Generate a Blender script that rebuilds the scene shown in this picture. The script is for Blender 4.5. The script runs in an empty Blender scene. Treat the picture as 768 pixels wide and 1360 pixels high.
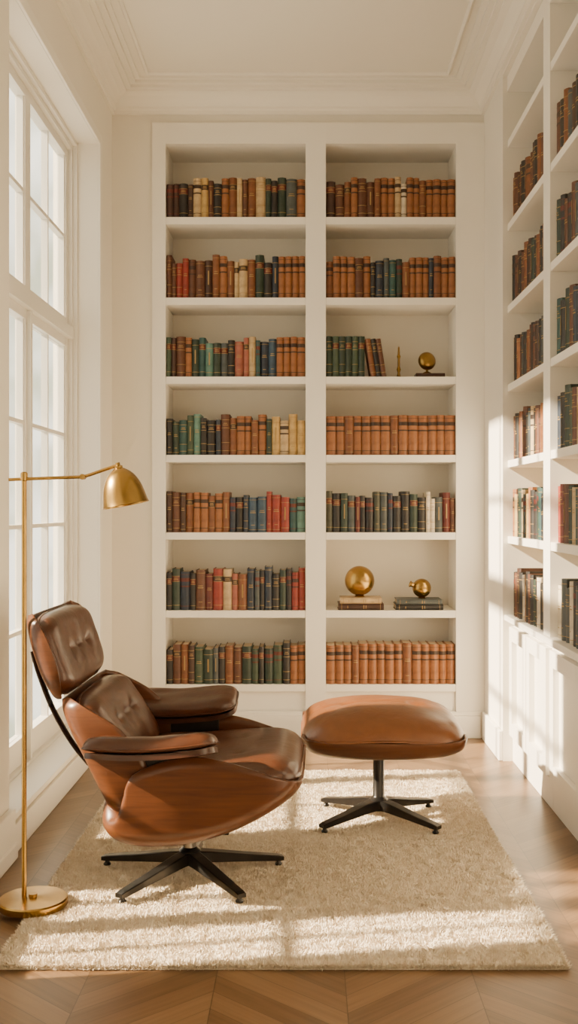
import bpy, math, random
from mathutils import Vector, Matrix, noise
random.seed(7)
C = bpy.context.scene.collection
F=1400.0; CX,CY=408.0,675.0; H=1.13

# ---------------------------------------------------------------- materials
def nt(name):
    m=bpy.data.materials.new(name); m.use_nodes=True
    t=m.node_tree; b=t.nodes['Principled BSDF']; return m,t,b
def mat(name,col,rough=.6,metal=0,var=.08,scale=8,bump=0,bscale=60,stretch=(1,1,1),spec=.5,coat=0,detail=4):
    m,t,b=nt(name); N=t.nodes; L=t.links
    tc=N.new('ShaderNodeTexCoord'); mp=N.new('ShaderNodeMapping'); mp.inputs['Scale'].default_value=stretch
    L.new(tc.outputs['Object'],mp.inputs['Vector'])
    n=N.new('ShaderNodeTexNoise'); n.inputs['Scale'].default_value=scale; n.inputs['Detail'].default_value=detail
    L.new(mp.outputs[0],n.inputs['Vector'])
    r=N.new('ShaderNodeValToRGB')
    r.color_ramp.elements[0].position=.3; r.color_ramp.elements[1].position=.7
    r.color_ramp.elements[0].color=[max(0,c*(1-var)) for c in col]+[1]
    r.color_ramp.elements[1].color=[min(1,c*(1+var)) for c in col]+[1]
    L.new(n.outputs['Fac'],r.inputs['Fac']); L.new(r.outputs['Color'],b.inputs['Base Color'])
    b.inputs['Roughness'].default_value=rough; b.inputs['Metallic'].default_value=metal
    b.inputs['Specular IOR Level'].default_value=spec; b.inputs['Coat Weight'].default_value=coat
    if bump:
        n2=N.new('ShaderNodeTexNoise'); n2.inputs['Scale'].default_value=bscale; n2.inputs['Detail'].default_value=3
        L.new(mp.outputs[0],n2.inputs['Vector'])
        bp=N.new('ShaderNodeBump'); bp.inputs['Strength'].default_value=bump; bp.inputs['Distance'].default_value=.004
        L.new(n2.outputs['Fac'],bp.inputs['Height']); L.new(bp.outputs[0],b.inputs['Normal'])
    return m
M_wall=mat('wall_paint',(.84,.79,.70),.7,var=.015,scale=3,bump=.03,bscale=90)
M_ceil=mat('ceiling_paint',(.84,.79,.70),.8,var=.01,scale=2)
M_trim=mat('trim_paint',(.865,.82,.735),.45,var=.01,scale=4)
M_shelf=mat('shelf_paint',(.875,.83,.75),.42,var=.01,scale=4)
M_back=mat('back_panel_paint',(.82,.765,.67),.7,var=.015,scale=4)
M_win=mat('window_paint',(.78,.74,.665),.4,var=.01)
M_brass=mat('brass',(.40,.245,.070),.26,1,var=.15,scale=14,bump=.02)
M_brassd=mat('aged_brass',(.32,.19,.05),.30,1,var=.2,scale=20)
M_black=mat('black_metal',(.03,.027,.025),.3,.7,var=.15,scale=20)
M_chrome=mat('brushed_steel',(.30,.28,.26),.3,1,var=.1,scale=30)
M_pages=mat('book_pages',(.60,.47,.31),.9,var=.1,scale=80,stretch=(8,1,1))
M_gold=mat('gilt',(.38,.24,.08),.45,.3,var=.15)
M_dark=mat('dark_spine_band',(.04,.020,.012),.5,var=.1)
M_btn=mat('button_leather',(.03,.010,.005),.6,var=.1,spec=.2)

def leather(name,c1,c2,rough=.36):
    m,t,b=nt(name); N=t.nodes; L=t.links
    tc=N.new('ShaderNodeTexCoord')
    n=N.new('ShaderNodeTexNoise'); n.inputs['Scale'].default_value=14; n.inputs['Detail'].default_value=8; n.inputs['Roughness'].default_value=.65
    L.new(tc.outputs['Object'],n.inputs['Vector'])
    r=N.new('ShaderNodeValToRGB'); r.color_ramp.elements[0].position=.3; r.color_ramp.elements[1].position=.72
    r.color_ramp.elements[0].color=list(c1)+[1]; r.color_ramp.elements[1].color=list(c2)+[1]
    L.new(n.outputs['Fac'],r.inputs['Fac']); L.new(r.outputs['Color'],b.inputs['Base Color'])
    v=N.new('ShaderNodeTexVoronoi'); v.inputs['Scale'].default_value=280
    L.new(tc.outputs['Object'],v.inputs['Vector'])
    # long soft wrinkles plus fine grain
    w=N.new('ShaderNodeTexNoise'); w.inputs['Scale'].default_value=22; w.inputs['Detail'].default_value=3; w.inputs['Distortion'].default_value=1.2
    L.new(tc.outputs['Object'],w.inputs['Vector'])
    b2=N.new('ShaderNodeBump'); b2.inputs['Strength'].default_value=.22; b2.inputs['Distance'].default_value=.006
    L.new(w.outputs['Fac'],b2.inputs['Height'])
    bp=N.new('ShaderNodeBump'); bp.inputs['Strength'].default_value=.15; bp.inputs['Distance'].default_value=.001
    L.new(v.outputs['Distance'],bp.inputs['Height']); L.new(b2.outputs[0],bp.inputs['Normal']); L.new(bp.outputs[0],b.inputs['Normal'])
    b.inputs['Roughness'].default_value=rough; b.inputs['Specular IOR Level'].default_value=.5
    return m
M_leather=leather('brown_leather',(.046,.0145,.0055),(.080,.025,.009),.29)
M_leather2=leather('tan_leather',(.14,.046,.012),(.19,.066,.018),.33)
def wood(name,c1,c2,rough=.35):
    m,t,b=nt(name); N=t.nodes; L=t.links
    tc=N.new('ShaderNodeTexCoord'); mp=N.new('ShaderNodeMapping'); mp.inputs['Scale'].default_value=(2.5,14,34)
    L.new(tc.outputs['Object'],mp.inputs['Vector'])
    n=N.new('ShaderNodeTexNoise'); n.inputs['Scale'].default_value=2.0; n.inputs['Detail'].default_value=6; n.inputs['Distortion'].default_value=.5
    L.new(mp.outputs[0],n.inputs['Vector'])
    r=N.new('ShaderNodeValToRGB'); r.color_ramp.elements[0].position=.32; r.color_ramp.elements[1].position=.68
    r.color_ramp.elements[0].color=list(c1)+[1]; r.color_ramp.elements[1].color=list(c2)+[1]
    L.new(n.outputs['Fac'],r.inputs['Fac']); L.new(r.outputs['Color'],b.inputs['Base Color'])
    b.inputs['Roughness'].default_value=rough
    return m
M_wood=wood('walnut_shell',(.066,.0205,.007),(.118,.038,.0125),.3)
M_woodd=wood('dark_walnut',(.035,.012,.006),(.06,.020,.009),.3)

def floor_mat():
    m,t,b=nt('chevron_oak'); N=t.nodes; L=t.links
    tc=N.new('ShaderNodeTexCoord'); sp=N.new('ShaderNodeSeparateXYZ'); L.new(tc.outputs['Object'],sp.inputs[0])
    def mt(op,a,bb=None):
        n=N.new('ShaderNodeMath'); n.operation=op
        for i,x in enumerate((a,bb)):
            if x is None: continue
            if isinstance(x,(int,float)): n.inputs[i].default_value=x
            else: L.new(x,n.inputs[i])
        return n.outputs[0]
    W=.62; PW=.085; K=.9
    xs=mt('DIVIDE',mt('ADD',sp.outputs[0],.53),W); f=mt('FRACT',xs); tri=mt('ABSOLUTE',mt('SUBTRACT',f,.5))
    across=mt('ADD',sp.outputs[1],mt('MULTIPLY',tri,W*K))
    p=mt('DIVIDE',across,PW)
    along=mt('SUBTRACT',mt('MULTIPLY',sp.outputs[1],.67),mt('MULTIPLY',tri,W*.74))
    col=mt('FLOOR',mt('MULTIPLY',xs,2)); row=mt('FLOOR',p)
    cb=N.new('ShaderNodeCombineXYZ'); L.new(col,cb.inputs[0]); L.new(row,cb.inputs[1])
    wn=N.new('ShaderNodeTexWhiteNoise'); L.new(cb.outputs[0],wn.inputs['Vector'])
    g1=mt('LESS_THAN',mt('FRACT',p),.025); g2=mt('LESS_THAN',mt('FRACT',mt('MULTIPLY',xs,2)),.007)
    gap=mt('MULTIPLY',mt('MAXIMUM',g1,g2),.75)
    gv=N.new('ShaderNodeCombineXYZ'); L.new(mt('MULTIPLY',across,70),gv.inputs[0]); L.new(mt('MULTIPLY',along,4),gv.inputs[1]); L.new(mt('MULTIPLY',wn.outputs['Value'],20),gv.inputs[2])
    n=N.new('ShaderNodeTexNoise'); n.inputs['Scale'].default_value=1.0; n.inputs['Detail'].default_value=5; L.new(gv.outputs[0],n.inputs['Vector'])
    mixf=mt('ADD',mt('MULTIPLY',n.outputs['Fac'],.6),mt('MULTIPLY',wn.outputs['Value'],.4))
    r=N.new('ShaderNodeValToRGB'); r.color_ramp.elements[0].position=.22; r.color_ramp.elements[1].position=.78
    r.color_ramp.elements[0].color=(.10,.052,.023,1); r.color_ramp.elements[1].color=(.215,.124,.060,1)
    L.new(mixf,r.inputs['Fac'])
    mx=N.new('ShaderNodeMix'); mx.data_type='RGBA'; L.new(gap,mx.inputs[0]); L.new(r.outputs['Color'],mx.inputs[6]); mx.inputs[7].default_value=(.04,.02,.01,1)
    L.new(mx.outputs[2],b.inputs['Base Color']); b.inputs['Roughness'].default_value=.33
    return m
M_floor=floor_mat()

def rug_mat():
    m,t,b=nt('cream_wool'); N=t.nodes; L=t.links
    tc=N.new('ShaderNodeTexCoord')
    n=N.new('ShaderNodeTexNoise'); n.inputs['Scale'].default_value=90; n.inputs['Detail'].default_value=5
    L.new(tc.outputs['Object'],n.inputs['Vector'])
    r=N.new('ShaderNodeValToRGB'); r.color_ramp.elements[0].position=.3; r.color_ramp.elements[1].position=.68
    r.color_ramp.elements[0].color=(.68,.56,.41,1); r.color_ramp.elements[1].color=(.83,.735,.59,1)
    L.new(n.outputs['Fac'],r.inputs['Fac']); L.new(r.outputs['Color'],b.inputs['Base Color'])
    b.inputs['Roughness'].default_value=.95; b.inputs['Sheen Weight'].default_value=.15
    return m
M_rug=rug_mat()
def glass_mat():
    m,t,b=nt('window_glass'); N=t.nodes; L=t.links
    tr=N.new('ShaderNodeBsdfTransparent'); tr.inputs[0].default_value=(.98,.98,.96,1)
    gl=N.new('ShaderNodeBsdfGlossy'); gl.inputs['Roughness'].default_value=.03
    n=N.new('ShaderNodeTexNoise'); n.inputs['Scale'].default_value=2
    mp=N.new('ShaderNodeMath'); mp.operation='MULTIPLY'; mp.inputs[1].default_value=.06; L.new(n.outputs['Fac'],mp.inputs[0])
    mx=N.new('ShaderNodeMixShader'); L.new(mp.outputs[0],mx.inputs[0]); L.new(tr.outputs[0],mx.inputs[1]); L.new(gl.outputs[0],mx.inputs[2])
    L.new(mx.outputs[0],N['Material Output'].inputs['Surface']); return m
M_glass=glass_mat()

# ---------------------------------------------------------------- helpers
def mk(name,verts,faces,mats,parent=None,smooth=False,loc=(0,0,0),midx=None,auto=None):
    me=bpy.data.meshes.new(name); me.from_pydata([tuple(v) for v in verts],[],faces)
    if not isinstance(mats,(list,tuple)): mats=[mats]
    for m in mats: me.materials.append(m)
    if midx: me.polygons.foreach_set('material_index',midx)
    if smooth: me.polygons.foreach_set('use_smooth',[True]*len(faces))
    me.update()
    o=bpy.data.objects.new(name,me); C.objects.link(o); o.location=loc
    if parent: o.parent=parent
    return o
def empty(name,loc,label,cat,rot=0,group=None):
    o=bpy.data.objects.new(name,None); C.objects.link(o); o.location=loc; o.rotation_euler=(0,0,rot); o.empty_display_size=.1
    top(o,label,cat,group); return o
def top(o,label,cat,group=None):
    o['label']=label; o['category']=cat
    if group: o['group']=group
BF=[(0,3,2,1),(4,5,6,7),(0,1,5,4),(1,2,6,5),(2,3,7,6),(3,0,4,7)]
def boxgeo(bs):
    V=[];Fc=[]
    for (x0,x1,y0,y1,z0,z1) in bs:
        k=len(V)
        V+=[(x0,y0,z0),(x1,y0,z0),(x1,y1,z0),(x0,y1,z0),(x0,y0,z1),(x1,y0,z1),(x1,y1,z1),(x0,y1,z1)]
        Fc+=[tuple(i+k for i in f) for f in BF]
    return V,Fc
def boxes(name,bs,m,parent=None,bevel=0,org=None):
    V,Fc=boxgeo(bs)
    if org is None:
        xs=[v[0] for v in V]; ys=[v[1] for v in V]; zs=[v[2] for v in V]
        org=((min(xs)+max(xs))/2,(min(ys)+max(ys))/2,min(zs))
    V=[(v[0]-org[0],v[1]-org[1],v[2]-org[2]) for v in V]
    loc=Vector(org)-(Vector(parent['_w']) if parent and '_w' in parent else Vector((0,0,0)))
    o=mk(name,V,Fc,m,parent,loc=loc); o['_w']=org
    if bevel:
        md=o.modifiers.new('bevel','BEVEL'); md.width=bevel; md.segments=2; md.limit_method='ANGLE'
    return o
def struct(o): o['kind']='structure'; return o
def cr(pts,n):
    P=[Vector(p) for p in pts]; P=[P[0]*2-P[1]]+P+[P[-1]*2-P[-2]]; out=[]; m=len(pts)-1
    for i in range(n+1):
        t=i/n*m; k=min(int(t),m-1); u=t-k; a,b,c,d=P[k:k+4]
        out.append(.5*((2*b)+(c-a)*u+(2*a-5*b+4*c-d)*u*u+(3*b-a-3*c+d)*u**3))
    return out
def lathe(name,prof,m,parent=None,loc=(0,0,0),seg=40,rot=None,smooth=True):
    V=[];Fc=[]
    for r,z in prof:
        for j in range(seg):
            a=2*math.pi*j/seg; V.append((r*math.cos(a),r*math.sin(a),z))
    for i in range(len(prof)-1):
        for j in range(seg):
            k=(j+1)%seg; Fc.append((i*seg+j,i*seg+k,(i+1)*seg+k,(i+1)*seg+j))
    if prof[0][0]>1e-6: Fc.append(tuple(reversed(range(seg))))
    if prof[-1][0]>1e-6: Fc.append(tuple(range((len(prof)-1)*seg,len(prof)*seg)))
    o=mk(name,V,Fc,m,parent,smooth,loc)
    if rot: o.rotation_euler=rot
    weld(o.data); sharp(o.data); return o
def weld(me,d=1e-5):
    import bmesh
    bm=bmesh.new(); bm.from_mesh(me); bmesh.ops.remove_doubles(bm,verts=bm.verts,dist=d)
    bmesh.ops.dissolve_degenerate(bm,edges=bm.edges,dist=1e-6)
    bmesh.ops.recalc_face_normals(bm,faces=bm.faces); bm.to_mesh(me); bm.free()
def sharp(me,ang=40):
    try: me.set_sharp_from_angle(angle=math.radians(ang))
    except Exception: pass
def tube(name,pts,rad,m,parent=None,seg=12,loc=(0,0,0),closed=False,flat=(1,1)):
    P=[Vector(p) for p in pts]; n=len(P); V=[];Fc=[]
    up=Vector((0,1,0)) 
    for i,p in enumerate(P):
        if closed: t=(P[(i+1)%n]-P[i-1])
        else: t=P[min(i+1,n-1)]-P[max(i-1,0)]
        t.normalize(); u=up if abs(t.dot(up))<.95 else Vector((1,0,0))
        a=t.cross(u).normalized(); b=a.cross(t).normalized()
        r=rad[i] if isinstance(rad,(list,tuple)) else rad
        for j in range(seg):
            an=2*math.pi*j/seg; V.append(p+a*math.cos(an)*r*flat[0]+b*math.sin(an)*r*flat[1])
    for i in range(n if closed else n-1):
        i2=(i+1)%n
        for j in range(seg):
            k=(j+1)%seg; Fc.append((i*seg+j,i*seg+k,i2*seg+k,i2*seg+j))
    if not closed:
        Fc.append(tuple(reversed(range(seg)))); Fc.append(tuple(range((n-1)*seg,n*seg)))
    o=mk(name,V,Fc,m,parent,True,loc); sharp(o.data,60); return o

def pad(name,prof,width,top_t,bot_t,m,parent,n=36,k=4.5,curl=lambda v:0,off=0,shell=False,tufts=(),y0=0,flip=1,tilt=0,lead=.22,cexp=2.6,crease=(),wob=0):
    """pad swept along prof (x,z) with a rounded-rectangle outline; width along y."""
    S=cr([(p[0],0,p[1]) for p in prof],120)
    acc=[0]
    for i in range(120): acc.append(acc[-1]+(S[i+1]-S[i]).length)
    length=acc[-1]
    def at(v):
        d=max(0,min(1,v))*length
        lo=0
        while lo<119 and acc[lo+1]<d: lo+=1
        u=(d-acc[lo])/max(1e-9,acc[lo+1]-acc[lo]); p=S[lo].lerp(S[lo+1],u)
        a=S[max(lo-3,0)]; b=S[min(lo+4,120)]; t=(b-a).normalized()
        nn=Vector((-t.z,0,t.x))*flip
        return p,nn
    ct,st=math.cos(tilt),math.sin(tilt)
    def place(s,t,h):
        v=(t+1)/2; p,nn=at(v); y=s*width/2
        hh=h+off+curl(v)*abs(s)**cexp; d=nn*hh
        return Vector((p.x+d.x,y0+y*ct-d.z*st,p.z+y*st+d.z*ct))
    V=[];Fc=[]; R={}
    for layer in (0,1):
        for i in range(n+1):
            for j in range(n+1):
                a=math.sin(math.pi/2*(2*i/n-1)); b=math.sin(math.pi/2*(2*j/n-1))
                r=max(abs(a),abs(b))
                if r>1e-9: f=r/((abs(a)**k+abs(b)**k)**(1/k))
                else: f=1
                s,t=a*f,b*f
                if shell: tf=1
                else: tf=max(0,1-r**(1/lead))**.5 if r<1 else 0
                if layer==0:
                    h=top_t*tf
                    for (ts,tt,dp,sg) in tufts:
                        dy=(s-ts)*width/2; dv=(t-tt)*length/2
                        h-=tf*dp*math.exp(-math.sqrt(dy*dy+dv*dv)/sg)
                    for (s0,t0,s1,t1,dp,sg) in crease:
                        ax,ay=s0*width/2,t0*length/2; bx,by=s1*width/2,t1*length/2
                        qx,qy=s*width/2,t*length/2; L2=(bx-ax)**2+(by-ay)**2
                        u=max(0,min(1,((qx-ax)*(bx-ax)+(qy-ay)*(by-ay))/L2))
                        dd=math.hypot(qx-ax-u*(bx-ax),qy-ay-u*(by-ay))
                        h-=tf*dp*math.exp(-dd/sg)
                    if wob: h+=tf*wob*noise.noise(Vector((s*2.1+y0*9,t*2.1,width*7)))
                else: h=-bot_t*tf
                R[(layer,i,j)]=len(V); V.append(place(s,t,h))
    for i in range(n):
        for j in range(n):
            Fc.append((R[0,i,j],R[0,i+1,j],R[0,i+1,j+1],R[0,i,j+1]))
            Fc.append((R[1,i,j],R[1,i,j+1],R[1,i+1,j+1],R[1,i+1,j]))
    ring=[(i,0) for i in range(n)]+[(n,j) for j in range(n)]+[(i,n) for i in range(n,0,-1)]+[(0,j) for j in range(n,0,-1)]
    for q in range(len(ring)):
        a=ring[q]; b=ring[(q+1)%len(ring)]
        Fc.append((R[(0,)+a],R[(1,)+a],R[(1,)+b],R[(0,)+b]))
    edge=[V[R[(0,)+a]].copy() for a in ring]
    o=mk(name,V,Fc,m,parent,True); weld(o.data)
    if shell: sharp(o.data,50)
    return o,edge,place,length

def loft(name,st,m,parent,rad=.05,th=.012,flip=1,n=72,upmix=None):
    """moulded plywood shell: stations (x,z,side height,half width) lofted into one smooth trough."""
    A=cr([(s[0],0,s[1]) for s in st],n); B=cr([(s[2],s[3],0) for s in st],n)
    V=[];Fc=[]
    for i in range(n+1):
        p=A[i]; h=max(.0005,B[i].x); w=B[i].y
        t=(A[min(i+1,n)]-A[max(i-1,0)]).normalized(); nn=Vector((-t.z,0,t.x))*flip
        if upmix:
            k=max(0,min(1,(i/n-upmix[0])/(upmix[1]-upmix[0]))); k=k*k*(3-2*k)
            nn=(nn*(1-k)+Vector((0,0,1))*k).normalized()
        r=min(rad,w*.5); half=[]
        for a in range(9): half.append(((w-r)*a/8,0))
        amax=math.pi/2 if h>=r else math.acos(max(-1,min(1,1-h/r)))
        for a in range(1,11):
            an=amax*a/10; half.append((w-r+r*math.sin(an),r*(1-math.cos(an))))
        hl=max(0,h-r)
        for a in range(1,7): half.append((half[18][0],half[18][1]+(hl*a/6 if hl>0 else 1e-4*a)))
        prof=[(-y,q) for y,q in reversed(half[1:])]+half
        for y,q in prof: V.append(p+Vector((0,y,0))+nn*(q+.010*(y/w)**2))
    M=len(prof)
    for i in range(n):
        for j in range(M-1): Fc.append((i*M+j,i*M+j+1,(i+1)*M+j+1,(i+1)*M+j))
    o=mk(name,V,Fc,m,parent,True)
    md=o.modifiers.new('ply','SOLIDIFY'); md.thickness=th; md.offset=0
    return o

# ---------------------------------------------------------------- room shell
XL=-.964; XR=.875; YB=5.21; ZC=3.2; YN=-1.6
struct(boxes('floor',[(-1.2,1.35,YN,5.56,-.06,0)],M_floor,org=(0,0,0)))
struct(boxes('ceiling',[(-1.2,1.35,YN,5.56,ZC,ZC+.08)],M_ceil))
W1=(3.41,4.855); W2=(2.38,3.08); W3=(.1,1.6); ZW0,ZW1=.12,2.81; XO=-1.17
bl=[(XO,XL,W1[1],5.56,0,ZC),(XO,XL,YN,W1[1],ZW1,ZC),(XO,XL,W2[1],W1[0],0,ZW1),(XO,XL,W3[1],W2[0],0,ZW1),(XO,XL,YN,W3[0],0,ZW1)]
for w_ in (W1,W2,W3): bl.append((XO,XL,w_[0],w_[1],0,ZW0))
struct(boxes('wall_left',bl,M_wall))
struct(boxes('wall_back',[(XL,-.764,YB,5.50,0,ZC),(-.764,XR,YB,5.50,3.03,ZC),(XL,1.2,5.50,5.56,0,ZC)],M_wall))
struct(boxes('wall_rear',[(XO,1.28,YN-.08,YN,0,ZC)],M_wall))
XU=.895; YP=4.71; YD0,YD1=3.88,3.99; YE=2.98
struct(boxes('wall_right',[(1.2,1.28,YN,5.56,0,ZC),(XR,1.2,YP,5.50,0,ZC),(XR,1.2,YE,YP,3.06,ZC),(XR,1.2,YN,YE,0,ZC)],M_wall))
def sweep3(nm,pr):
    V=[];Fc=[]
    for (fx,fy) in ((0,0),(0,1),(1,1),(1,0)):
        for d,z in pr: V.append(((XL+d) if fx==0 else (XR-d),(YB-d) if fy else YN,ZC+z))
    n=len(pr)
    for s in range(3):
        for i in range(n-1): Fc.append((s*n+i,s*n+i+1,(s+1)*n+i+1,(s+1)*n+i))
    o=struct(mk(nm,V,Fc,M_trim)); weld(o.data)
sweep3('trim_1',[(0,-.128),(.016,-.128),(.016,-.112),(.028,-.106),(.028,-.096),(.036,-.082),(.058,-.054),(.086,-.042),(.086,-.034),(.110,-.034),(.110,-.020),(.138,-.020),(.138,-.008),(.16,-.008),(.16,0),(0,0)])
sweep3('trim_2',[(.195,0),(.195,-.008),(.203,-.014),(.212,-.008),(.212,0)])
def bb(name,bs): struct(boxes(name,bs,M_trim,bevel=.004))
bb('baseboard_left',[(XL,XL+.018,W1[1]+.0,YB,0,.135),(XL,XL+.022,W2[1]-.0,W1[0],0,.16),(XL,XL+.03,W2[1]-.0,W1[0],0,.05),(XL,XL+.018,W3[1],W2[0],0,.16),(XL,XL+.018,YN,W3[0],0,.16),
     (XL,XL+.014,W1[0],W1[1],0,.10),(XL,XL+.014,W2[0],W2[1],0,.10)])
bb('baseboard_back',[(XL+.018,-.764,YB-.018,YB,0,.135)])
bb('baseboard_right',[(XR-.018,XR,YP,YB-.05,0,.135),(XR-.018,XR,YN,YE,0,.135)])
struct(boxes('trim_3',[(XL,XL+.012,W1[1],W1[1]+.045,.135,ZW1+.045),(XL,XL+.012,W1[0],W1[1],ZW1,ZW1+.045)],M_trim,bevel=.003))
def window(nm,Y0,Y1):
    xa,xb=-1.145,-1.075
    bs=[(xa,xb,Y0,Y0+.035,ZW0,ZW1),(xa,xb,Y1-.035,Y1,ZW0,ZW1),(xa,xb,Y0+.035,Y1-.035,ZW1-.04,ZW1),(xa,xb,Y0+.035,Y1-.035,ZW0,ZW0+.03),
        (xa,xb+.006,Y0+.035,Y1-.035,1.905,1.955),(xb,xb+.018,Y1-.018,Y1,ZW0,ZW1),(xb,xb+.018,Y0,Y0+.018,ZW0,ZW1),(xb,xb+.018,Y0+.018,Y1-.018,ZW1-.018,ZW1)]
    ym=(Y0+Y1)/2; gl=[]
    a,b=-1.135,-1.095; g=.008
    for (l0,l1) in ((Y0+.035,ym),(ym,Y1-.035)):
        for (z0,z1,rows,br) in ((1.955,ZW1-.04,2,.04),(ZW0+.03,1.905,4,.10)):
            bs+=[(a,b,l0,l0+.038,z0,z1),(a,b,l1-.038,l1,z0,z1),(a,b,l0+.038,l1-.038,z0,z0+br),(a,b,l0+.038,l1-.038,z1-.038,z1)]
            gz0=z0+br; gz1=z1-.038; gy0=l0+.038; gy1=l1-.038
            gl.append((-1.116,-1.112,gy0,gy1,gz0,gz1))
            bs+=[(-1.128,-1.102,gy0,gy0+.008,gz0,gz1),(-1.128,-1.102,gy1-.008,gy1,gz0,gz1)]
            yc=(gy0+gy1)/2; bs.append((-1.128,-1.100,yc-g,yc+g,gz0,gz1))
            for r in range(1,rows):
                zc=gz0+(gz1-gz0)*r/rows
                bs.append((-1.128,-1.100,gy0,yc-g,zc-g,zc+g)); bs.append((-1.128,-1.100,yc+g,gy1,zc-g,zc+g))
    bs.append((b,b+.015,ym-.015,ym+.015,ZW0+.03,1.90))
    w=boxes(nm,bs,M_win); struct(w)
    boxes('glass',gl,M_glass,parent=w)
    struct(boxes('trim_'+str(int(nm[-1])+3),[(-1.075,XL+.02,Y0+.001,Y1-.001,ZW0,ZW0+.02)],M_trim,bevel=.004))
window('window_1',*W1); window('window_2',*W2); window('window_3',*W3)

# ---------------------------------------------------------------- back bookcase
SZ=[2.565,2.168,1.779,1.393,1.011,.626,.262]
BL=(-.697,-.007); BR=(.0927,.734)
bc=empty('bookcase',(.05,5.34,0),'tall white built-in bookcase with two bays of filled shelves','bookcase'); bc['_w']=(.05,5.34,0)
YF=5.19
for b in ((-.764,BL[0]),(BL[1],BR[0]),(BR[1],XR-.001)): boxes('stile',[(b[0],b[1],YF,5.49,0,3.03)],M_shelf,bc)
for b in (BL,BR):
    boxes('top_rail',[(b[0],b[1],YF,5.49,2.925,3.03)],M_shelf,bc)
    boxes('kickboard',[(b[0],b[1],YF+.018,YF+.04,0,.225)],M_shelf,bc)
    boxes('back_panel',[(b[0],b[1],5.475,5.489,.0,2.925)],M_back,bc)
    for z in SZ: boxes('shelf',[(b[0],b[1],YF+.002,5.475,z-.036,z)],M_shelf,bc,bevel=.002)
boxes('plinth',[(-.764,XR-.02,YF-.016,YF,0,.11),(-.764,XR-.02,YF-.01,YF,.11,.13)],M_shelf,bc,bevel=.003)

# ---------------------------------------------------------------- books
PAL={'k':((.018,.015,.014),'black'),'n':((.020,.028,.045),'navy blue'),'b':((.035,.066,.105),'blue'),'g':((.021,.037,.025),'dark green'),
'G':((.044,.068,.040),'green'),'t':((.024,.07,.066),'teal'),'l':((.10,.20,.165),'pale teal'),'o':((.28,.105,.034),'tan'),'O':((.185,.064,.022),'chestnut brown'),
'r':((.24,.030,.018),'red'),'R':((.11,.019,.013),'dark red'),'w':((.105,.038,.018),'brown'),'W':((.050,.021,.013),'dark brown'),'c':((.48,.34,.18),'cream'),
'y':((.48,.31,.11),'pale yellow'),'p':((.32,.10,.065),'dusty pink'),'e':((.06,.07,.07),'slate grey'),'v':((.055,.055,.035),'olive black'),'i':((.60,.51,.38),'ivory')}
BM={k:mat('book_cloth_'+v[1].replace(' ','_'),v[0],.48,var=.3,scale=25,bump=.15,bscale=300) for k,v in PAL.items()}
def book_geo(w,h,d,style):
    t=.003; b=min(.012,w*.28); V=[];Fc=[];MI=[]
    arc=[(-w/2+w*i/6, b*((2*i/6-1)**2)) for i in range(7)]
    out=[(-w/2,d)]+arc+[(w/2,d)]
    inn=[(-w/2+t,d)]+[(x*(w-2*t)/w,y+t) for x,y in arc]+[(w/2-t,d)]
    m=len(out)
    for z in (0,h):
        for p in out: V.append((p[0],p[1],z))
        for p in inn: V.append((p[0],p[1],z))
    def idx(l,side,i): return l*2*m+side*m+i
    for i in range(m-1):
        Fc+= [(idx(0,0,i),idx(0,0,i+1),idx(1,0,i+1),idx(1,0,i)),(idx(0,1,i+1),idx(0,1,i),idx(1,1,i),idx(1,1,i+1)),
              (idx(1,0,i),idx(1,0,i+1),idx(1,1,i+1),idx(1,1,i)),(idx(0,0,i+1),idx(0,0,i),idx(0,1,i),idx(0,1,i+1))]
    Fc+=[(idx(0,0,0),idx(1,0,0),idx(1,1,0),idx(0,1,0)),(idx(0,0,m-1),idx(0,1,m-1),idx(1,1,m-1),idx(1,0,m-1))]
    MI+=[0]*len(Fc)
    k=len(V); V2,F2=boxgeo([(-w/2+t,w/2-t,b+t,d-.004,.003,h-.004)]); V+=V2; Fc+=[tuple(i+k for i in f) for f in F2]; MI+=[1]*6
    def band(z0,z1,mi,e):
        k=len(V)
        for z in (z0,z1):
            for x,y in arc: V.append((x*.995,y-e,z))
        for z in (z0,z1):
            for x,y in arc: V.append((x*.995,y+.001,z))
        for i in range(6):
            Fc.append((k+i,k+i+1,k+8+i,k+7+i)); MI.append(mi)
            Fc.append((k+7+i,k+8+i,k+22+i,k+21+i)); MI.append(mi)
            Fc.append((k+i+1,k+i,k+14+i,k+15+i)); MI.append(mi)
    def cut(z0,z1,mi,f):
        k=len(V); xs=[w*f*(j/4-.5) for j in range(5)]
        for z in (z0,z1):
            for x in xs: V.append((x,b*((2*x/w)**2)-.0007,z))
        for i in range(4): Fc.append((k+i,k+i+1,k+6+i,k+5+i)); MI.append(mi)
    if style==0:
        for f in (.10,.30,.66,.86): band(h*f,h*f+.0022,2,.0012)
        cut(h*.73,h*.745,2,.6); cut(h*.77,h*.785,2,.45)
    elif style==1:
        band(h*.70,h*.70+.024,3,.0006); band(h*.70-.002,h*.70,2,.0009); band(h*.70+.024,h*.70+.026,2,.0009); band(h*.12,h*.12+.002,2,.0009)
        cut(h*.70+.007,h*.70+.010,2,.6); cut(h*.70+.014,h*.70+.017,2,.5)
    elif style==2:
        band(h*.92,h*.92+.002,2,.0008); band(h*.07,h*.07+.002,2,.0008); cut(h*.55,h*.57,2,.6); cut(h*.60,h*.615,2,.5); cut(h*.2,h*.215,2,.4)
    elif style==3:
        band(h*.60,h*.60+.007,3,.0006); band(h*.74,h*.74+.018,3,.0006); band(h*.10,h*.1+.003,3,.0006); band(h*.92,h*.92+.002,3,.0006)
    elif style==4:
        for f in (.12,.84): band(h*f,h*f+.0022,2,.0008)
        cut(h*.35,h*.72,2,.14)
    return V,Fc,MI
nb=[0]
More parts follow.
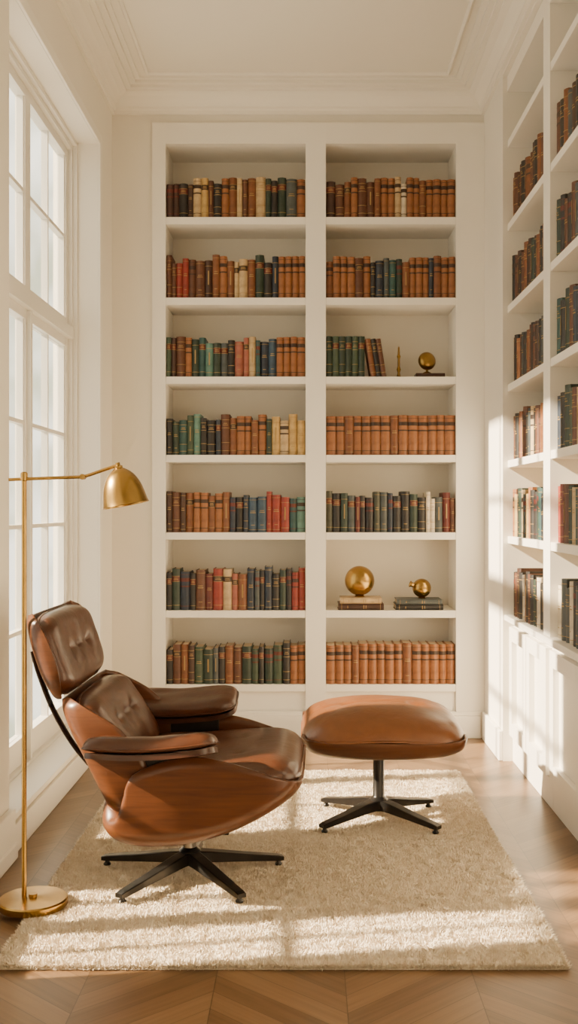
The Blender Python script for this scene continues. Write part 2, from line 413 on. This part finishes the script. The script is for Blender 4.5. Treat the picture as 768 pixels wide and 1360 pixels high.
def mats_for(c):
    return [BM[c],M_pages,M_gold,(M_dark if c in 'oOcyipwlr' else BM['R'])]
def book(c,w,h,d,style,loc,rot=(0,0,0),group='books',where='standing on a white shelf',obj='book'):
    V,Fc,MI=book_geo(w,h,d,style)
    o=mk('book',V,Fc,mats_for(c),midx=MI,loc=loc); o.rotation_euler=rot
    o['label']=f"{PAL[c][1]} hardback book with banded spine {where}"; o['category']='book'; o['group']=group
    nb[0]+=1; return o
def row(codes,x0,x1,z,hb,group):
    ws=[random.uniform(.6,1.35) if c not in 'oO' else random.uniform(.88,1.18) for c in codes]
    s=(x1-x0-.0008*len(codes))/sum(ws); x=x0+.0004
    prevc=None;st=0;hh=hb
    for c,w in zip(codes,ws):
        w*=s
        if c!=prevc or (c not in 'oOg' ):
            st=random.choice([0,1,2,3,4,2,1]); 
            if c=='o': st=3
            hh=hb*(random.uniform(.80,1.0) if c!='o' else random.uniform(.92,.98))
        prevc=c
        book(c,w,hh*random.uniform(.98,1.0),random.uniform(.14,.165),st,(x+w/2,5.197+random.uniform(0,.008),z),group=group)
        x+=w+.0008
LROWS=["WWkWcywkoOcwOcgkgeo","wwrrwwWOoOccOgknoooo","GWwogtlgekppctnboooo","kgtGlkknwOooOogycyy","WwWOooOoOnknbbrrrtl","kgnkwRrcpOneknkgkrr","kwOWGgekOwgGkgGkoo"]
RROWS=["WwOowwOoociooOoooo","OooowoknetgOooonOoo",None,"ooOooooOoooooo","vkgeRkkvenkkgkiieRw",None,"oooOoooooOooooo"]
RH=[.205,.215,.205,.205,.207,.218,.208]
nm=['top','second','third','fourth','fifth','sixth','bottom']
for i,(z,r) in enumerate(zip(SZ,LROWS)): row(r,BL[0]+.002,BL[1]-.002,z,RH[i],f'books on the {nm[i]} shelf of the first bay')
for i,(z,r) in enumerate(zip(SZ,RROWS)):
    if r: row(r,BR[0]+.002,BR[1]-.002,z,RH[i],f'books on the {nm[i]} shelf of the second bay')
z=SZ[2]; g='books on the third shelf of the second bay'; x=BR[0]+.002
for i,c in enumerate("gGggGg"):
    w=.031; book(c,w,.20,.15,1 if i%2 else 0,(x+w/2,5.2,z),group=g); x+=w+.0008
th=math.radians(9); h=.188; xl=x+h*math.sin(th)+.001
for c,w in (('O',.026),('k',.024),('w',.024)):
    book(c,w,h,.15,0,(xl+w/2*math.cos(th),5.2,z+w/2*math.sin(th)),rot=(0,-th,0),group=g,where='leaning against its neighbours'); xl+=w/math.cos(th)+.001
z=SZ[5]
def flat(c,cx,z,w,h,d,rz=0,group='stacked books'):
    return book(c,w,h,d,2,(cx-h/2,5.205,z+w/2),rot=(0,math.pi/2,0),group=group,where='lying flat in a stack')
def px(p): return (p-CX)/269.7
flat('W',px(480),z,.032,.225,.16); flat('c',px(480),z+.0325,.028,.205,.155)
flat('k',px(558),z,.028,.235,.16); flat('e',px(558),z+.0285,.024,.225,.155)

def rrow(codes,y0,y1,z,hb,group,stuff=None):
    n=len(codes); ws=[random.uniform(.8,1.2) for _ in codes]; s=(y1-y0-.001*n)/sum(ws); y=y1
    for c,w in zip(codes,ws):
        w*=s; y-=w+.001; h=hb*random.uniform(.84,1); d=random.uniform(.15,.18); st=random.choice([0,2,2,3,4])
        loc=(XU+.014+random.uniform(0,.008),y+w/2,z)
        if stuff is None: book(c,w,h,d,st,loc,rot=(0,0,-math.pi/2),group=group)
        else:
            V,Fc,MI=book_geo(w,h,d,st); R=Matrix.Translation(loc)@Matrix.Rotation(-math.pi/2,4,'Z')
            k=len(stuff[0]); stuff[0].extend([R@Vector(v) for v in V]); stuff[1].extend([tuple(i+k for i in f) for f in Fc])
            ci=stuff[3].setdefault(c,3+len(stuff[3])); stuff[2].extend([ci if m==0 else (0 if m==1 else (1 if m==2 else 2)) for m in MI])
RZ=[2.772,2.40,2.034,1.682,1.343,1.005,.655]
far=[None,"OwWwkwOwWkOwWw","kwWkwOkWgkOwkwO","WkowekOwkwWkeWk","wkkOkwkeckwwokk","oykgceyokkgtnkk","kwWkiOkwkgkikkk"]
stuff=([],[],[],{})
for i,r in enumerate(far):
    if not r: continue
    z=RZ[i]; y1=YP-.01; y0=YD1+.01
    rrow(r,y0,y1-.01,z,.215,'books in the side bookcase',stuff if i in (1,2,3,4) else None)
mats=[M_pages,M_gold,M_dark]+[BM[c] for c in stuff[3]]
o=mk('books',stuff[0],stuff[1],mats,midx=stuff[2]); o['kind']='stuff'; top(o,'rows of old brown and black books on the side bookcase','books')
near=[None,"wkOeWkwk","gkwkwege","tkgwnkek","nkgGwckg","rRwgctrk","ieeikeke"]
for i,r in enumerate(near):
    if not r: continue
    z=RZ[i]; rrow(r,3.44,YD0-.012,z,.225,'books in the near bay of the side bookcase')

# ---------------------------------------------------------------- right bookcase + cabinets
rb=empty('bookcase',((XU+1.19)/2,3.85,.655),'tall white built-in side bookcase with open shelves above cupboards','bookcase'); rb['_w']=tuple(rb.location)
for y in ((YD0,YD1),(YE+.001,YE+.06)): boxes('upright',[(XU,1.179,y[0],y[1],.655,3.058)],M_shelf,rb)
for y in ((YD1,YP-.001),(YE+.06,YD0)):
    boxes('top_rail',[(XU,1.179,y[0],y[1],2.99,3.058)],M_shelf,rb)
    boxes('back_panel',[(1.18,1.19,y[0],y[1],.655,3.05)],M_back,rb)
    for z in RZ[:-1]: boxes('shelf',[(XU+.002,1.18,y[0],y[1],z-.032,z)],M_shelf,rb,bevel=.002)
ct=boxes('countertop',[(XU-.014,1.19,YE+.001,YP-.001,.630,.655)],M_shelf,bevel=.003); top(ct,'long white painted countertop over the base cupboards','countertop')
def cabinet(y0,y1):
    cb=empty('cabinet',((XU+1.19)/2,(y0+y1)/2,0),'white base cupboard with two framed panel doors','cabinet',group='base cupboards'); cb['_w']=tuple(cb.location)
    x=XU+.028
    boxes('body',[(x,1.19,y0,y1,.11,.629)],M_shelf,cb)
    boxes('plinth',[(x-.004,1.19,y0,y1,0,.11)],M_shelf,cb,bevel=.002)
    mid=(y0+y1)/2
    for (a,b,s_) in ((y0+.03,mid-.006,1),(mid+.006,y1-.03,0)):
        boxes('door',[(x-.003,x,a,b,.125,.605),(x-.026,x-.003,a,a+.055,.125,.605),(x-.026,x-.003,b-.055,b,.125,.605),
             (x-.026,x-.003,a+.055,b-.055,.125,.185),(x-.026,x-.003,a+.055,b-.055,.545,.605)],M_shelf,cb,bevel=.002)
cabinet(YD1-.055,YP-.002); cabinet(YE+.002,YD1-.057)

# ---------------------------------------------------------------- ornaments
def orn(name,x,y,z,lab,cat): return empty(name,(x,y,z),lab,cat)
r=orn('candlestick',px(532),5.28,SZ[2],'slender brass candlestick beside leaning books','candlestick')
lathe('stem',[(0,0),(.022,0),(.022,.006),(.010,.012),(.006,.03),(.011,.045),(.006,.06),(.006,.10),(.010,.112),(.006,.12),(.005,.155),(0,.165)],M_brassd,r,seg=24)
r=orn('globe_ornament',px(570),5.28,SZ[2],'small brass globe on a dark plinth','ornament')
boxes('plinth',[(-.06,.085,-.05,.05,0,.022)],M_woodd,r,bevel=.003,org=(0,0,0))
lathe('stand',[(0,.022),(.026,.022),(.02,.03),(.006,.036),(.006,.045),(0,.047)],M_brassd,r,seg=24)
lathe('globe',[(0,-.036)]+[(.046*math.sin(a),-.036*math.cos(a)) for a in [math.pi*i/20 for i in range(1,20)]]+[(0,.036)],M_brassd,r,loc=(0,0,.088),rot=(math.radians(80),0,.4))
def sphere_prof(R,zc,n=28,a0=.12): return [(R*math.sin(a),zc-R*math.cos(a)) for a in [a0+(math.pi-a0)*i/n for i in range(n+1)]]
z6=SZ[5]+.0325+.028
r=orn('sphere_ornament',px(479),5.28,z6+.001,'polished brass sphere resting on two stacked books','ornament')
lathe('foot',[(0,0),(.024,0),(.026,.004),(.017,.010),(0,.010)],M_brass,r,seg=32)
lathe('ball',sphere_prof(.074,.08),M_brass,r,seg=56)
z6=SZ[5]+.0285+.024
r=orn('sphere_ornament',px(563),5.28,z6+.001,'small brass sphere with a short neck on dark stacked books','ornament')
lathe('foot',[(0,0),(.018,0),(.02,.003),(.013,.008),(0,.008)],M_brass,r,seg=32)
lathe('ball',sphere_prof(.047,.051),M_brass,r,seg=48)
lathe('neck',[(.012,.0),(.012,.012),(.017,.018),(.015,.02),(.009,.014),(0,.014)],M_brass,r,seg=24,loc=(-.042,-.008,.066),rot=(.1,-1.25,0))

# ---------------------------------------------------------------- rug
nx,ny=150,200; x0,x1,y0,y1=-.765,.64,2.58,4.48
V=[];Fc=[]
for j in range(ny+1):
    for i in range(nx+1):
        u=i/nx; v=j/ny; x=x0+(x1-x0)*u; y=y0+(y1-y0)*v
        e=min(u*(x1-x0),(1-u)*(x1-x0),v*(y1-y0),(1-v)*(y1-y0))
        hh=.012*min(1,(e/.014))**.5 if e>0 else 0
        V.append((x,y,max(0.0005,hh+noise.noise(Vector((x*60,y*60,0)))*.0015)))
for j in range(ny):
    for i in range(nx):
        a=j*(nx+1)+i; Fc.append((a,a+1,a+nx+2,a+nx+1))
rr=random.Random(3)
def blade(x,y,lx,ly,hz,zb=.008):
    a=rr.uniform(0,math.pi); wx,wy=.0018*math.cos(a),.0018*math.sin(a); k=len(V)
    V.extend([(x-wx,y-wy,zb),(x+wx,y+wy,zb),(x+wx*.9+lx*.4,y+wy*.9+ly*.4,zb+(hz-zb)*.7),(x-wx*.9+lx*.4,y-wy*.9+ly*.4,zb+(hz-zb)*.7),(x+lx,y+ly,hz)])
    Fc.extend([(k,k+1,k+2,k+3),(k+3,k+2,k+4)])
for q in range(160000):
    x=rr.uniform(x0+.003,x1-.003); y=rr.uniform(y0+.003,y1-.003)
    lx=noise.noise(Vector((x*32,y*32,2)))*.011+rr.uniform(-.003,.003); ly=noise.noise(Vector((x*32,y*32,7)))*.011+rr.uniform(-.003,.003)
    blade(x,y,lx,ly,.020+.006*noise.noise(Vector((x*24,y*24,11)))+rr.uniform(-.001,.002))
for q in range(16000):
    t=rr.random(); s=rr.random()
    if t<.3: x,y,ox,oy=x0+(x1-x0)*s,y0+rr.uniform(0,.006),0,-1
    elif t<.5: x,y,ox,oy=x0+(x1-x0)*s,y1-rr.uniform(0,.006),0,1
    elif t<.75: x,y,ox,oy=x0+rr.uniform(0,.006),y0+(y1-y0)*s,-1,0
    else: x,y,ox,oy=x1-rr.uniform(0,.006),y0+(y1-y0)*s,1,0
    g_=noise.noise(Vector((x*18,y*18,4)))
    l=.006+.005*g_+rr.uniform(0,.007)
    blade(x,y,ox*l+rr.uniform(-.004,.004),oy*l+rr.uniform(-.004,.004),rr.uniform(.003,.018),.002)
rug=mk('rug',V,Fc,M_rug); top(rug,'thick cream wool shag rug on an oak floor','rug')

# ---------------------------------------------------------------- lounge chair
ZR=.019
ch=empty('lounge_chair',(-.356,3.2,ZR),'brown leather and walnut lounge chair on black star base','chair',rot=math.radians(-1))
def piping(parent,edge,r=.003,m=M_leather): return tube('piping',edge,r,m,parent,seg=6,closed=True)
loft('seat_shell',[(-.205,.310,.015,.22),(-.216,.272,.050,.262),(-.212,.226,.095,.292),(-.180,.190,.145,.303),(-.120,.170,.200,.306),(-.03,.168,.238,.306),(.06,.182,.235,.306),(.14,.206,.198,.306),
   (.21,.238,.145,.305),(.27,.272,.090,.300),(.315,.303,.045,.287),(.336,.323,.018,.262),(.344,.335,.004,.225)],M_wood,ch,rad=.045,upmix=(.12,.42))
tf=[(s,t,.016,.016) for s in (-.36,.36) for t in (-.2,.3)]
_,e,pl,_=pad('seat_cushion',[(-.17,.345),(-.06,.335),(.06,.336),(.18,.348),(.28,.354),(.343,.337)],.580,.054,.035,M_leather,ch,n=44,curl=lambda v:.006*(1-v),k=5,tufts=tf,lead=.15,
   crease=[(-.36,.3,.36,.3,.003,.012),(-.36,-.2,.36,-.2,.003,.012)],wob=.004)
piping(ch,e)
loft('back_shell',[(-.172,.225,.06,.25),(-.196,.268,.115,.280),(-.228,.335,.150,.291),(-.270,.420,.135,.292),(-.306,.49,.095,.290),(-.328,.540,.055,.278),(-.338,.568,.022,.250)],M_wood,ch,rad=.045,flip=-1)
tb=[(s,t,.022,.015) for s in (-.38,0,.38) for t in (.12,)]
_,e,plb,_=pad('back_cushion',[(-.150,.335),(-.187,.385),(-.234,.455),(-.278,.528),(-.298,.572)],.555,.062,.04,M_leather,ch,n=48,curl=lambda v:.016,flip=-1,k=5,tufts=tb,lead=.16,
   crease=[(-.38,.12,.38,.12,.005,.010)],wob=.006)
piping(ch,e)
loft('headrest_shell',[(-.360,.568,.012,.225),(-.366,.585,.030,.255),(-.390,.640,.052,.274),(-.416,.715,.052,.274),(-.434,.775,.035,.258),(-.440,.802,.014,.228)],M_wood,ch,rad=.04,flip=-1)
th_=[(s,.0,.026,.016) for s in (-.4,0,.4)]
_,e,plh,_=pad('headrest_cushion',[(-.340,.572),(-.368,.642),(-.396,.722),(-.413,.803)],.53,.058,.032,M_leather,ch,n=48,curl=lambda v:.016,flip=-1,k=4.5,tufts=th_,lead=.17,
   crease=[(-.4,0,.4,0,.004,.010)]+[(s,-.6,s,.6,.003,.010) for s in (-.4,0,.4)],wob=.004)
piping(ch,e)
for (pf,ts,h0) in ((pl,tf,.054),(plb,tb,.062),(plh,th_,.058)):
    for (s,t,dp,sg) in ts:
        p=pf(s,t,h0-dp-.007); q=pf(s,t,h0+.03); d=(q-p).normalized()
        b=lathe('button',[(0.008,-.004),(.0095,0),(.007,.003),(0,.0045)],M_btn,ch,seg=16,loc=p)
        b.rotation_mode='QUATERNION'; b.rotation_quaternion=Vector((0,0,1)).rotation_difference(d)
# arms
for sgn in (-1,1):
    tl=math.radians(13)*sgn
    pad('armrest_shell',[(-.238,.444),(-.10,.438),(.04,.448),(.114,.462)],.166,0,.015,M_woodd,ch,n=20,shell=True,y0=sgn*.330,tilt=tl,k=5)
    _,e,_,_=pad('armrest_cushion',[(-.242,.456),(-.10,.450),(.04,.460),(.117,.474)],.172,.036,.008,M_leather,ch,n=24,y0=sgn*.330,tilt=tl,k=6,lead=.11,wob=.004)
    piping(ch,e,.003)
    boxes('armrest_bracket',[(-.10,.06,sgn*.284-.006,sgn*.284+.006,.34,.436)],M_black,ch,bevel=.004,org=(0,0,0))
    tube('back_brace',cr([(-.432,sgn*.17,.70),(-.412,sgn*.17,.63),(-.372,sgn*.17,.53),(-.320,sgn*.17,.44),(-.270,sgn*.165,.375)],28),.008,M_black,ch,flat=(.8,2.2))
# base
lathe('column',[(0,.035),(.030,.035),(.033,.075),(.024,.082),(.018,.088),(.018,.125),(.026,.13),(.026,.150),(0,.150)],M_black,ch,seg=28)
lathe('collar',[(.02,.085),(.021,.086),(.021,.122),(.02,.123)],M_chrome,ch,seg=28)
boxes('mount',[(-.09,.13,-.035,.035,.140,.158),(.09,.13,-.12,.12,.155,.185)],M_black,ch,bevel=.004,org=(0,0,0))
def leg(parent,ang,R,z0=.038,hw=.021):
    dv=Vector((math.cos(ang),math.sin(ang),0)); sd=Vector((-dv.y,dv.x,0)); V=[];Fc=[]
    st=[(.015,hw,z0,z0+.036),(.06,hw*.95,z0-.002,z0+.030),(R*.6,hw*.82,z0-.012,z0+.010),(R*.95,hw*.7,.016,.032),(R,hw*.64,.016,.028)]
    for r,w,a,b in st:
        for s,z in ((-w,a),(w,a),(w,b-.002),(w*.8,b),(-w*.8,b),(-w,b-.002)): V.append(dv*r+sd*s+Vector((0,0,z)))
    for i in range(len(st)-1):
        for j in range(6): k=(j+1)%6; Fc.append((i*6+j,i*6+k,(i+1)*6+k,(i+1)*6+j))
    Fc.append(tuple(reversed(range(6)))); Fc.append(tuple(range(len(st)*6-6,len(st)*6)))
    l=mk('leg',V,Fc,M_black,parent); weld(l.data)
    lathe('glide',[(0,0),(.011,0),(.012,.004),(.007,.010),(.007,.02),(0,.02)],M_black,l,seg=16,loc=dv*(R-.014))
for i in range(5): leg(ch,math.radians(91+72*i),.295)

# ---------------------------------------------------------------- ottoman
ot=empty('ottoman',(.256,3.77,ZR),'tan leather ottoman with walnut shell on a black four-star base','ottoman')
loft('shell',[(-.268,.330,.004,.215),(-.264,.308,.022,.248),(-.244,.288,.038,.266),(-.19,.272,.048,.272),(-.10,.264,.055,.274),(.006,.262,.057,.274),(.112,.264,.055,.274),(.202,.272,.048,.272),(.256,.288,.038,.266),(.276,.308,.022,.248),(.280,.330,.004,.215)],M_wood,ot,rad=.06,upmix=(-.2,-.1))
tt=[(0,-.4,.014,.02),(0,.4,.014,.02)]
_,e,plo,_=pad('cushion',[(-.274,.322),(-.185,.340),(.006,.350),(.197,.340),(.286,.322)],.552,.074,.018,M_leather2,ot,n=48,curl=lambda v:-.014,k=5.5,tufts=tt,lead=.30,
   crease=[(0,-.9,0,.9,.006,.008),(-.9,-.88,0,-.4,.005,.009),(.9,.88,0,.4,.005,.009),(-.9,.88,0,.4,.005,.009),(.9,-.88,0,-.4,.005,.009)],wob=.005)
tube('piping',e,.0045,M_leather2,ot,seg=6,closed=True)
for (s,t,dp,sg) in tt:
    lathe('button',[(0.008,-.004),(.0095,0),(.007,.003),(0,.0045)],M_leather2,ot,seg=16,loc=plo(s,t,.074-dp-.013))
lathe('column',[(0,.035),(.032,.035),(.034,.072),(.024,.08),(.020,.085),(.020,.235),(.028,.24),(.028,.254),(0,.254)],M_black,ot,seg=28)
boxes('mount',[(-.13,.13,-.03,.03,.236,.254)],M_black,ot,bevel=.004,org=(0,0,0))
for a_ in (40,140,220,320): leg(ot,math.radians(a_-2),.262,hw=.023)

# ---------------------------------------------------------------- floor lamp
lp=empty('floor_lamp',(-.769,2.957,.016),'slim brass floor lamp with swing arm and domed shade','lamp')
lathe('base',[(0,0),(.094,0),(.096,.003),(.096,.018),(.092,.022),(.03,.023),(.012,.026),(.012,.034),(0,.034)],M_brass,lp,seg=64)
lathe('pole',[(0,.02),(.0068,.02),(.0068,1.19),(.010,1.192),(.010,1.212),(.006,1.216),(0,1.216)],M_brass,lp,seg=20,loc=(-.025,0,0))
zz=1.196
tube('arm',[(-.068,0,zz-.002),(-.025,0,zz),(.06,0,zz+.003),(.14,0,zz+.006)]+[(.16,0,zz+.012),(.20,0,zz+.026),(.235,0,zz+.038)],.0048,M_brass,lp)
lathe('joint',[(0,-.011),(.008,-.011),(.008,.011),(0,.011)],M_brass,lp,seg=20,loc=(.14,0,zz+.006),rot=(math.pi/2,0,0))
hs=[0,.05,.12,.2,.3,.42,.55,.68,.8,.9,.97,1]; rs=[.014,.022,.031,.0385,.045,.051,.0555,.0585,.061,.063,.065,.066]
sp2=[(0.0,.006),(.006,.006),(.007,-.002),(.012,-.004),(.012,-.010)]+[(r_,-.011-.104*h_) for r_,h_ in zip(rs,hs)]
inner=[(max(0,r-.002),z-.0012) for r,z in reversed(sp2[4:])]
sh=lathe('shade',sp2+inner+[(0,-.015)],M_brass,lp,seg=56,loc=(.238,0,zz+.040),rot=(0,math.radians(-11),0))
lathe('bulb',[(0,-.02),(.012,-.022),(.012,-.04),(.022,-.06),(.02,-.075),(0,-.083)],mat('frosted_bulb',(.85,.8,.7),.4),sh,seg=24)

for o in bpy.data.objects:
    if '_w' in o: del o['_w']

# ---------------------------------------------------------------- light
sd=bpy.data.lights.new('sun','SUN'); sd.energy=34; sd.angle=math.radians(1.3); sd.color=(1,.82,.59)
so=bpy.data.objects.new('sun',sd); C.objects.link(so)
d=Vector((1,.15,-.60)); so.rotation_euler=d.to_track_quat('-Z','Y').to_euler(); so.location=(-4,2,4)
w=bpy.data.worlds.new('world'); bpy.context.scene.world=w; w.use_nodes=True
N=w.node_tree.nodes; L=w.node_tree.links; bg=N['Background']
tc=N.new('ShaderNodeTexCoord'); n=N.new('ShaderNodeTexNoise'); n.inputs['Scale'].default_value=11; n.inputs['Detail'].default_value=3
L.new(tc.outputs['Generated'],n.inputs['Vector'])
r=N.new('ShaderNodeValToRGB'); r.color_ramp.elements[0].position=.36; r.color_ramp.elements[1].position=.56
r.color_ramp.elements[0].color=(.50,.48,.34,1); r.color_ramp.elements[1].color=(1,.93,.79,1)
L.new(n.outputs['Fac'],r.inputs['Fac']); L.new(r.outputs['Color'],bg.inputs[0])
bg.inputs[1].default_value=3.1

cam=bpy.data.cameras.new('camera'); co=bpy.data.objects.new('camera',cam); C.objects.link(co)
co.location=(0,0,H); co.rotation_euler=(math.pi/2,0,0)
cam.sensor_fit='VERTICAL'; cam.sensor_height=36; cam.sensor_width=36; cam.lens=36*F/1360
cam.shift_x=-24/1360; cam.shift_y=-5/1360; cam.clip_start=.02
bpy.context.scene.camera=co
print('BOOKS',nb[0])
